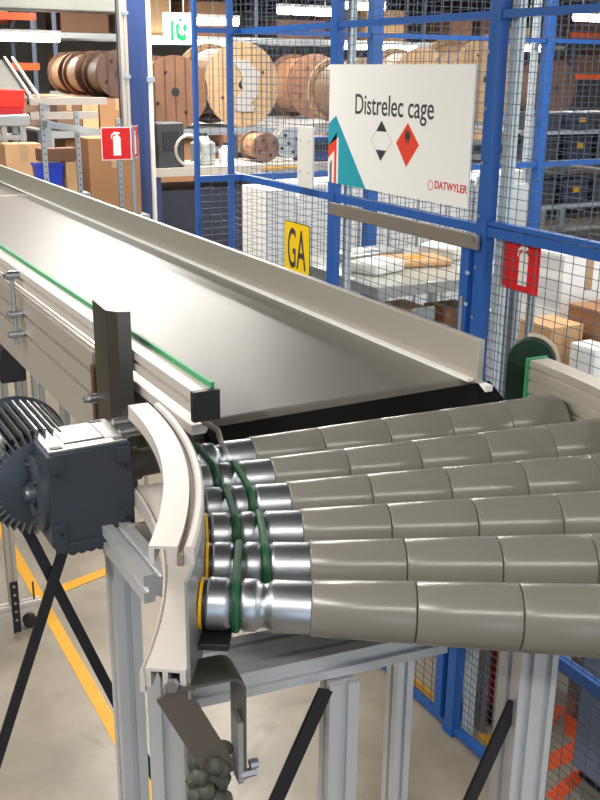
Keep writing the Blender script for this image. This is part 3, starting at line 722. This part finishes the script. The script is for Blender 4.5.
for (x, y) in ((-.18, -.15), (.16, -.15), (-.18, .15), (.16, .15)): MB().box(x - .015, x + .015, y - .015, y + .015, 0, 1.47).build('leg', GALV, tt)
st_ = thing('box_stand', 'small grey stand beneath the boxes behind the skirt at left', 'stand', (1.38, 5.3, 0))
MB().box(-.19, .19, -.17, .26, 1.67, 1.69).build('shelf', GALV, st_)
for x in (-.17, .17):
    for y in (-.15, .24): MB().box(x - .01, x + .01, y - .01, y + .01, .0, 1.67).build('leg', GALV, st_)
bb = thing('storage_bin', 'blue plastic bin between the cartons at left', 'bin', (1.375, 5.21, 1.692))
MB().prism([(-.055, 0), (.055, 0), (.068, .14), (-.068, .14)], -.05, .05, 'y').build('tub', BINB, bb, bevel=.004)
MB().box(-.072, .072, -.056, .056, .138, .15).build('rim', BINB, bb)
rb = thing('crate', 'bright red plastic crate at the left edge above the grey stand', 'crate', (1.29, 5.75, 2.10))
MB().prism([(-.14, 0), (.10, 0), (.105, .09), (-.145, .09)], -.1, .1, 'y').build('tub', mat('bright_red_plastic', sr(245, 44, 24), .45), rb, bevel=.004)
MB().box(-.15, .09, -.105, .105, -.035, -.0001).build('tray_lip', REDD, rb)
# grey stand under it
gsd = thing('machine_stand', 'grey steel stand under the red crate at the left edge', 'stand', (1.29, 5.75, 0))
MB().box(-.16, .12, -.12, .12, 2.0, 2.064).build('pan', GALV, gsd, bevel=.01)
for x in (-.13, -.02, .08):
    for y in (-.09, .09): MB().box(x - .015, x + .015, y - .015, y + .015, 0, 2.0).build('leg', GALV, gsd)
MB().box(-.15, .1, -.1, .1, 1.93, 1.955).build('brace', GALV, gsd)
# rear roller conveyor guards
lc = thing('roller_conveyor', 'galvanised side guard of a rear conveyor running behind the cartons', 'conveyor', (1.3, 5.0, 0))
bar((.02, 0, 2.045), (.52, .12, 1.965), .03, .05, (0, -1, 0)).build('guard_rail', GALV, lc)
for (x, z) in ((.01, 2.14), (.19, 2.10), (.42, 2.06)):
    MB().box(x, x + .022, .03 + x * .2, .05 + x * .2, 0, z).build('post', GALV, lc)
    hh = MB()
    for k in range(18): hh.cyl((x + .011, .028 + x * .2, z - .03 - k * .03), (x + .011, .030 + x * .2, z - .03 - k * .03), .004, 8)
    hh.build('post_holes', BLACK, lc)
ic = thing('inclined_conveyor', 'inclined grey conveyor chute with white side rails at the left edge', 'conveyor', (1.40, 6.5, 0))
def slope(x0, x1, m_, name, lift=0., z0=2.138, z1=2.347):
    # x0, x1 at the low end; the high end lies .04 to the left and .4 m further back
    v = []
    for dz in (lift, lift - .02):
        v += [(x0 - .037, -.1, z1 + dz), (x1 - .037, -.1, z1 + dz), (x1, -.5, z0 + dz), (x0, -.5, z0 + dz)]
    MB().add(v, [(0, 1, 2, 3), (7, 6, 5, 4), (0, 4, 5, 1), (1, 5, 6, 2), (2, 6, 7, 3), (3, 7, 4, 0)]).build(name, m_, ic)
slope(-.32, .12, mat('chute_grey', sr(96, 94, 90), .7), 'chute')
for x in (-.10, .105, .150): slope(x, x + .014, ALUW, 'side_rail', .02)
MB().box(.1, .56, -.52, -.46, 2.10, 2.14).box(.1, .5, -.52, -.46, 2.02, 2.06).build('base_frame', ALU2, ic)
for x in (-.2, .2): MB().box(x - .02, x + .02, -.5, -.46, 0, 2.14).build('leg', GALV, ic)

# far cartons on the rear rack
tones = [(CARD, 'brown'), (CARD2, 'tan'), (CARD3, 'dark brown')]
rnd = random.Random(11)
spots = {1.35: 'lower', 2.05: 'middle', 2.7: 'upper'}
RX = {1.35: (1.35, 1.35, 1.35), 2.05: (2.36, 2.05, 2.3), 2.7: (2.9, 2.7, 2.9)}
for z, nm in spots.items():
    for (xa, xb, zi, rn) in ((.8, 3.05, 0, 'left far rack with orange beams'), (3.5, 11.0, 1, 'far rack with grey beams'), (11.5, 14.2, 2, 'right far rack with orange beams')):
        x = xa
        while x < xb - .3:
            w = rnd.uniform(.35, .7); h = rnd.uniform(.22, .42)
            if x + w > xb: break
            m_, cn = rnd.choice(tones); zz = RX[z][zi]
            if not any(abs(x + w / 2 - u) < w / 2 + .03 for u in (6.0, 8.6)):
                carton(x, x + w, 12.25, 12.9, zz + .002, zz + h, f'{cn} carton on the {nm} shelf of the {rn}', m_, f'{cn} cartons on the {nm} shelf of the {rn}', tape=False)
            x += w + rnd.uniform(.03, .25)

# dark bins on rack behind cage right
for z, nm in ((1.26, 'lowest'), (1.62, 'middle'), (1.86, 'top')):
    for k, x in enumerate((5.68, 6.03, 6.38, 6.82, 7.17, 7.52)):
        m_ = NAVY if k % 2 else CHAR; cn = 'navy' if k % 2 else 'charcoal'
        h = .14 if z > 1.8 else .2
        t = thing('storage_bin', f'{cn} plastic bin on the {nm} shelf behind the rear fence at right', 'bin', (x + .14, 6.6, z), f'{cn} bins on the {nm} shelf')
        MB().prism([(-.12, 0), (.12, 0), (.14, h), (-.14, h)], -.17, .17, 'y').build('tub', m_, t, bevel=.006)
        if (k + int(z * 10)) % 2: MB().box(-.03, .03, -.186, -.172, h * .45, h * .7).build('label_card', DWYEL if k % 3 else WHITE, t)
# things between drums and cage at centre
sd = [(3.42, 6.9, 1.765, .105, .25, WOODD, CARD, 'small brown reel on the bench, left one of the pair'), (3.62, 6.85, 1.785, .11, .10, GALV, CARD2, 'small silver flanged reel on the bench, right one of the pair')]
for (x, y, z, r, d, mf, mc, lab) in sd:
    o = drum_proto(r, d, mf, mc, .03, name='cable_reel'); o.location = (x, y, z); tag(o, lab, 'reel')
bn = thing('work_bench', 'dark bench behind the cage fence carrying small reels', 'bench', (3.2, 6.6, 0))
MB().box(-.75, .9, 0, .6, 1.60, 1.655).build('top', ALU2, bn)
MB().box(.1, .5, -.012, -.001, 1.625, 1.638).build('yellow_edge', DWYEL, bn)
for (x, y) in ((-.7, .04), (.85, .04), (-.7, .55), (.85, .55)): MB().box(x - .025, x + .025, y - .025, y + .025, 0, 1.6).build('leg', BLUEC, bn)
MB().box(-.72, .88, .03, .57, .9, 1.5).build('drawer_block', NAVY, bn)
for i, (x, y, z0, w, h, m_, nm, lab, cat) in enumerate((
        (2.62, 6.75, 1.656, .10, .30, CHAR, 'machine_box', 'charcoal machine housing behind the corner fence post', 'machine'),
        (2.92, 6.8, 1.656, .09, .20, GALV, 'canister', 'silver canister on the bench behind the mesh', 'canister'),
        (3.10, 6.8, 1.656, .05, .13, WHITEB, 'canister', 'small white canister beside the silver one on the bench', 'canister'),
        (3.86, 6.8, 1.656, .16, .18, BLUEC, 'machine_box', 'blue machine housing at the right end of the bench', 'machine'))):
    t = thing(nm, lab, cat, (x, y, z0))
    if nm == 'canister':
        MB().lathe([(0, w * .9), (.01, w), (h * .75, w), (h * .85, w * .6), (h, w * .45)], (0, 0, 0), (0, 0, 1), 24).build('body', m_, t)
        MB().cyl((0, 0, h), (0, 0, h + .02), w * .4, 12).build('lid', BLACK, t)
    else:
        MB().box(-w, w, -.1, .1, 0, h).build('housing', m_, t, bevel=.01)
        MB().box(-w * .6, w * .6, -.105, -.1, h * .4, h * .8).build('panel', BLACK, t)
tb_ = thing('coiled_hose', 'pale coiled hose standing on the bench behind the corner post', 'hose', (2.75, 6.64, 1.77))
MB().tube([(.1 * math.cos(t), .012 * k / 20, .1 * math.sin(t)) for k, t in enumerate([i * PI / 10 for i in range(41)])], .012, 8).build('coil', ALU2, tb_)

# ------------------------------------------------------------------ inside the cage
# white wrapped stacks behind the rear fence
for i in range(9):
    x = 2.42 + i * .2
    t = thing('white_carton', ['white upright carton in the row behind the rear mesh fence'][0], 'box', (x + .09, 4.95, 0), 'white upright cartons behind the rear fence')
    MB().box(-.092, .092, -.15, .15, .35, 1.70 + .02 * (i % 3)).build('body', WHITE, t, bevel=.006)
    MB().box(-.09, .09, -.152, -.1505, 1.1 + .05 * (i % 2), 1.16 + .05 * (i % 2)).build('seal_band', mat('pale_band', sr(190, 194, 202), .5), t)
pl = thing('pallet', 'wooden pallet under the row of white cartons', 'pallet', (3.3, 4.95, 0))
for k in range(5): MB().box(-.95, .95, -.2 + k * .09, -.14 + k * .09, .32, .345).build('board', CARD2, pl)
for k in range(3): MB().box(-.95 + k * .9, -.85 + k * .9, -.2, .2, 0, .32).build('block', CARD2, pl)
# table
tb = thing('cage_table', 'pale topped table with grey steel frame inside the cage', 'table', (2.19, 3.34, 0))
MB().box(0, .82, 0, .74, 1.455, 1.475).build('top', GLASS, tb, bevel=.003)
MB().box(0, .82, -.012, .0, 1.43, 1.472).box(-.012, 0, -.012, .74, 1.43, 1.472).build('frame_rail', GALV, tb)
for (x, y) in ((.0, .0), (.785, 0), (0, .7), (.785, .7)): MB().box(x, x + .035, y, y + .035, 0, 1.43).build('leg', GALV, tb)
MB().box(.03, .79, .03, .71, 1.10, 1.115).build('lower_shelf', GALV, tb)
rnd = random.Random(3)
for i, (x, y, w, d, h, z, r, m_, lab) in enumerate((
        (2.36, 3.62, .10, .08, .05, 1.476, .3, WHITEB, 'flat white packet near the front left of the cage table'),
        (2.62, 3.70, .14, .10, .03, 1.476, -.2, CARD2, 'flat tan packet in the middle of the cage table'),
        (2.86, 3.80, .10, .10, .06, 1.476, .5, WHITEB, 'white packet at the far right of the cage table'),
        (2.50, 3.92, .16, .08, .04, 1.476, .1, GALV, 'silver wrapped packet at the back of the cage table'))):
    t = thing('packet', lab, 'packet', (x, y, z), rz=r)
    MB().box(-w, w, -d, d, 0, h).build('wrap', m_, t, bevel=.01)
    MB().box(-w * .3, w * .3, -d * .3, d * .3, h, h + .002).build('sticker', DWYEL if i == 1 else WHITE, t)
carton(2.36, 2.54, 3.45, 3.65, 1.118, 1.33, 'open brown carton on the lower shelf of the cage table, left', CARD2)
carton(2.62, 2.80, 3.45, 3.62, 1.118, 1.31, 'brown carton on the lower shelf of the cage table, middle', CARD)
carton(2.86, 3.02, 3.42, 3.60, 1.118, 1.25, 'white carton on the lower shelf of the cage table, right', WHITE)
gp = thing('grey_panel', 'small grey plate leaning at the front of the cage table', 'panel', (2.33, 3.22, 0))
MB().box(-.05, .06, 0, .006, 1.05, 1.40).build('sheet', mat('blue_grey_sheet', sr(140, 146, 148), .5), gp)
MB().box(-.004, .004, .006, .02, 0, 1.05).build('stand', GALV, gp)
# right hand shelving with boxes
rs = thing('side_shelf', 'low grey shelving with boxes inside the cage at right', 'shelf', (2.45, 2.3, 0))
for z in (.6, 1.02, 1.22): MB().box(0, 1.0, 0, 1.0, z - .012, z).build('deck', mat('shelf_grey', sr(150, 150, 144), .5, .3) if z == .6 else GALV, rs)
for (x, y) in ((0, 0), (.96, 0), (0, .96), (.96, .96)): MB().box(x, x + .04, y, y + .04, 0, 1.30).build('upright', GALV, rs)
carton(2.80, 3.08, 2.94, 3.23, 1.222, 1.62, 'bright white carton right of the red extinguisher sign', WHITE)
carton(2.56, 2.72, 2.72, 2.9, 1.222, 1.40, 'tan carton below the bright white carton in the cage', CARD2)
carton(2.76, 2.96, 2.62, 2.85, 1.222, 1.45, 'tan carton with torn top right of the smaller tan carton', CARD)
carton(2.98, 3.25, 2.5, 2.8, 1.222, 1.46, 'light grey wrapped box at the right of the cage shelf', mat('light_grey_film', sr(188, 188, 186), .4))
carton(2.62, 2.72, 2.55, 2.68, 1.222, 1.35, 'small white carton in front of the tan cartons', WHITE)
carton(3.10, 3.39, 2.95, 3.24, 1.5, 1.59, 'beige flat carton high at the right of the cage', mat('beige_card', sr(205, 192, 160), .7))
carton(3.10, 3.39, 2.95, 3.24, 1.222, 1.49, 'beige carton lying beneath the flat one at right', mat('beige_card_low', sr(190, 180, 156), .7))
for i, (x, y) in enumerate(((2.52, 2.36), (2.66, 2.38), (2.80, 2.36), (2.94, 2.4), (3.08, 2.36))):
    t = thing('tape_roll', 'dark tape roll with yellow centre on the cage shelf', 'tape', (x, y, 1.222), 'dark tape rolls on the cage shelf')
    MB().lathe([(0, .03), (0, .055), (.04, .055), (.04, .03)], (0, 0, 0), (0, 0, 1), 24, close=False).build('roll', CHAR, t)
    MB().cyl((0, 0, .002), (0, 0, .042), .029, 16).build('core', DWYEL, t)
sp_ = thing('cabinet_door', 'grey white cabinet door standing behind the pale pole at right', 'panel', (3.18, 3.75, 0))
MB().box(-.12, .12, 0, .03, 0, 1.80).build('sheet', mat('cabinet_grey', sr(178, 184, 186), .45), sp_, bevel=.004)
MB().box(.09, .10, -.012, 0, 1.2, 1.35).build('handle', DKSTEEL, sp_)
# standing profiles right of post
for i, (x, y, h) in enumerate(((2.10, 2.50, 1.70), (2.11, 2.455, 1.68), (2.10, 2.41, 1.70), (2.11, 2.345, 1.66))):
    t = thing('aluminium_bar', 'grey aluminium bar standing upright under the red extinguisher sign', 'bar', (x, y, 0), 'grey bars standing under the red sign')
    MB().prism(tslot(.02, .02, 1, 1, .005, .004), 0, h).build('profile', GALV, t, smooth=False)
# dark green round guard
dg = thing('round_guard', 'dark green rounded guard with pale rim behind the curve end', 'guard', (1.11, 1.22, 0))
Mg = RZ(math.radians(-50))
pr = [(-.040, -.11)] + [(-.040 * math.cos(t), .042 * math.sin(t)) for t in [k * PI / 14 for k in range(15)]] + [(.040, -.11)]
MB().prism([(x, z + 1.845) for x, z in pr], -.008, .008, 'y', Mg).build('plate', DKGREEN, dg, bevel=.003)
MB().tube([Mg @ Vector((x * 1.06, 0, z * 1.06 + 1.845)) for x, z in pr[7:]], .004, 8).build('rim', RIM, dg)
MB().box(-.012, .012, -.012, .012, 0, 1.70, Mg).build('stand', GALV, dg)

# lower right: extinguisher, blue bracket, floor marks, cabinet
fe = thing('fire_extinguisher', 'red fire extinguisher standing on the floor behind the mesh gate', 'fire extinguisher', (2.225, 2.45, .05))
MB().lathe([(0, .07), (.02, .078), (.06, .078), (.40, .078), (.45, .06), (.48, .025), (.52, .02)], (0, 0, 0), (0, 0, 1), 32).build('cylinder', REDD, fe)
MB().lathe([(-.03, .07), (-.025, .082), (.025, .082), (.028, .078)], (0, 0, 0), (0, 0, 1), 32).build('foot_ring', BLACK, fe)
MB().box(-.02, .02, -.06, .03, .52, .56).build('handle', BLACK, fe)
MB().tube([(-.02, 0, .53), (-.09, -.02, .48), (-.1, -.02, .3), (-.09, -.02, .15)], .009, 8).build('hose', BLACK, fe)
MB().cyl((0, 0, -.05), (0, 0, -.03), .09, 24).build('floor_stand', BLACKM, fe)
bs = thing('bracket_foot', 'blue steel foot bracket on the floor inside the gate', 'bracket', (2.06, 2.53, 0))
MB().box(-.03, .10, -.05, .05, 0, .02).build('plate', BLUE, bs)
MB().prism([(-.03, .02), (.08, .02), (-.03, .10)], .0, .01, 'y').build('gusset', BLUE, bs)
MB().box(.0, .035, .012, .045, .02, 1.6).build('post', mat('violet_grey_post', sr(92, 88, 112), .5), bs)
def decal(name, label, pts, m_, cat, z=.0015):
    o = MB().prism(pts, .0002, z).build(name, m_, smooth=False); return tag(o, label, cat)
decal('floor_tape', 'long yellow floor line running toward the left behind the legs', [(.875, 2.2), (.925, 2.2), (.955, 5.2), (.905, 5.2)], DWYEL, 'floor marking')
decal('floor_tape', 'short yellow floor line branching right from the long line', [(.95, 4.10), (2.0, 4.42), (2.0, 4.48), (.95, 4.17)], DWYEL, 'floor marking', .0025)
decal('floor_tape', 'thin yellow floor line just inside the cage fence', [(2.045, 2.56), (2.08, 2.56), (2.08, 4.1), (2.045, 4.1)], DWYEL, 'floor marking')
decal('floor_tape', 'yellow floor patch beside the blue bracket foot', [(2.03, 2.06), (2.09, 2.06), (2.14, 2.36), (2.07, 2.40)], DWYEL, 'floor marking')
decal('floor_tape', 'red floor patch beside the yellow patch inside the gate', [(2.10, 2.20), (2.15, 2.18), (2.20, 2.36), (2.145, 2.38)], RED, 'floor marking')
decal('floor_tape', 'orange floor arrow shaft seen through the mesh gate', [(2.13, 2.12), (2.34, 2.12), (2.52, 2.34), (2.47, 2.38), (2.36, 2.26), (2.36, 2.20), (2.13, 2.18)], ORANGE, 'floor marking')
decal('floor_tape', 'orange floor arrow wing above the shaft behind the gate', [(2.36, 2.30), (2.47, 2.38), (2.40, 2.44), (2.31, 2.38)], ORANGE, 'floor marking', .0022)
decal('floor_tape', 'lowest orange floor bar seen through the mesh gate', [(2.08, 1.98), (2.27, 2.04), (2.25, 2.08), (2.07, 2.03)], ORANGE, 'floor marking')
cb = thing('cabinet', 'blue grey cabinet standing behind the mesh gate at lower right', 'cabinet', (2.55, 1.95, 0))
MB().box(-.33, .3, -.3, .12, .04, .95).build('body', BGREY, cb, bevel=.006)
for k in range(3): MB().box(-.334, -.331, -.26 + k * .12, -.17 + k * .12, .08, .9).build('door', BGREY, cb, bevel=.001)
MB().box(-.31, .28, -.28, .10, 0, .04).build('plinth', BLACK, cb)

# trolley behind, lower left
tr = thing('trolley', 'grey wheeled trolley frame standing on the floor at left', 'trolley', (.76, 3.9, 0))
MB().prism(tslot(.04, .04, 1, 1), .13, 1.5, 'z', T(0, 0)).build('upright', ALU2, tr, smooth=False)
MB().prism(tslot(.04, .04, 1, 1), -.5, .11, 'x', T(0, -.0, .107)).build('foot_bar', ALUW, tr, smooth=False)
MB().box(-.016, .016, -.026, -.0205, .0, .24).build('slotted_plate', BLACKM, tr)
hh = MB()
for k in range(5): hh.cyl((0, -.0275, .06 + k * .04), (0, -.0262, .06 + k * .04), .006, 8)
hh.build('plate_bolt', STEEL, tr)
MB().cyl((.06, -.015, .03), (.06, .015, .03), .03, 20).build('caster', BLACK, tr)
MB().cyl((.085, 0, .127), (.085, 0, .21), .004, 8).build('pin', BLACKM, tr)

# ------------------------------------------------------------------ luminaires (tubes with area lights)
def lamp(x0, x1, y, z, label, power=22, along='x', g='fluorescent tube lights under the ceiling'):
    L = abs(x1 - x0)
    t = thing('tube_light', label, 'light', ((x0 + x1) / 2, y, z), g)
    if along == 'y': t.rotation_euler = (0, 0, PI / 2)
    MB().box(-L / 2, L / 2, -.035, .035, .025, .055).build('housing', HOUS, t, bevel=.004)
    MB().cyl((-L / 2 + .01, 0, 0), (L / 2 - .01, 0, 0), .04, 14).build('tube', LAMP, t)
    if z < 3.2:
        for sx in (-L * .35, L * .35): MB().cyl((sx, 0, .055), (sx, 0, 3.34 - z), .004, 6).build('hanger', GALV, t)
    if power:
        ld = bpy.data.lights.new('tube_lamp', 'AREA'); ld.shape = 'RECTANGLE'; ld.size = L; ld.size_y = .12; ld.energy = power; ld.color = (1, .95, .88)
        lo_ = bpy.data.objects.new('tube_lamp', ld); COL.objects.link(lo_); lo_.location = (0, 0, -.04); lo_.parent = t
    return t
lamp(1.2, 2.56, 9, 2.555, 'bright tube light at the upper left edge, below the duct', 20)
lamp(3.6, 4.25, 9, 2.73, 'tube light above the exit sign, left of the corner post', 12)
lamp(4.66, 5.27, 9, 2.85, 'tube light left of the fence post by the white sign', 12)
lamp(5.40, 5.86, 9, 2.92, 'tube light at the top just right of the white sign post', 12)
lamp(7.45, 8.1, 8, 2.84, 'tube light at the upper right edge of the photo', 14)
lamp(4.44, 5.48, 12, 2.63, 'distant tube light behind the exit sign', 14)
lamp(7.2, 8.35, 12, 2.62, 'distant tube light just above the white cage sign', 14)
lamp(9.4, 9.85, 11, 2.62, 'small distant tube light right of the thick fence post', 8)
# unseen tubes added above and around the viewer for highlights and fill
for (x, y, L, rz, pw) in ((-.35, -.75, 2.4, -29, 22), (-1.3, 1.0, 1.5, 90, 38), (-1.3, 3.2, 1.5, 90, 50), (2.6, -1.6, 1.5, 90, 24), (3.6, .6, 1.5, 90, 22), (3.5, 2.7, 1.5, 90, 34), (2.0, 5.9, 1.5, 90, 48), (2.8, 6.2, 1.5, 90, 54), (3.3, 7.2, 1.5, 90, 40), (1.15, 4.3, 1.2, 90, 24), (5.6, 7.0, 1.5, 90, 22)):
    o = lamp(x - L / 2, x + L / 2, y, 3.285, 'added tube light under the ceiling, out of view above the conveyor hall', pw, g='added ceiling tube lights above the conveyors')
    o.rotation_euler = (0, 0, math.radians(rz))
for (x, y) in ((7.6, 6.0), (9.5, 6.0), (9.5, 10), (6.5, 10.8), (3.5, 10.8), (1.4, 10.4), (12.5, 8.5)):
    lamp(x - .75, x + .75, y, 3.285, 'tube light fixed under the ceiling above the cage and racks', 34, along='y', g='ceiling tube lights above the racks')

w = bpy.data.worlds.new('World'); S.world = w; w.use_nodes = True
w.node_tree.nodes['Background'].inputs[0].default_value = (.70, .85, 1, 1); w.node_tree.nodes['Background'].inputs[1].default_value = 1.3

# ------------------------------------------------------------------ camera
pitch, roll, yaw = math.radians(18.2), math.radians(.6), math.radians(28.790324)
F = Vector((math.sin(yaw) * math.cos(pitch), math.cos(yaw) * math.cos(pitch), -math.sin(pitch)))
Rt = Vector((math.cos(yaw), -math.sin(yaw), 0)); U = Rt.cross(F)
R2 = Rt * math.cos(roll) + U * math.sin(roll); U2 = -Rt * math.sin(roll) + U * math.cos(roll)
cd = bpy.data.cameras.new('camera'); cam = bpy.data.objects.new('camera', cd); COL.objects.link(cam)
cd.sensor_fit = 'VERTICAL'; cd.sensor_height = 24; cd.lens = 30; cd.clip_start = .02
cam.matrix_world = Matrix(((R2.x, U2.x, -F.x, 0), (R2.y, U2.y, -F.y, 0), (R2.z, U2.z, -F.z, 2.3), (0, 0, 0, 1)))
S.camera = cam
S.view_settings.view_transform = 'Standard'; S.view_settings.look = 'None'; S.view_settings.gamma = 1
S.view_settings.exposure = 0.45; S.view_settings.use_curve_mapping = False
S.cycles.use_denoising = True
S.cycles.max_bounces = 6
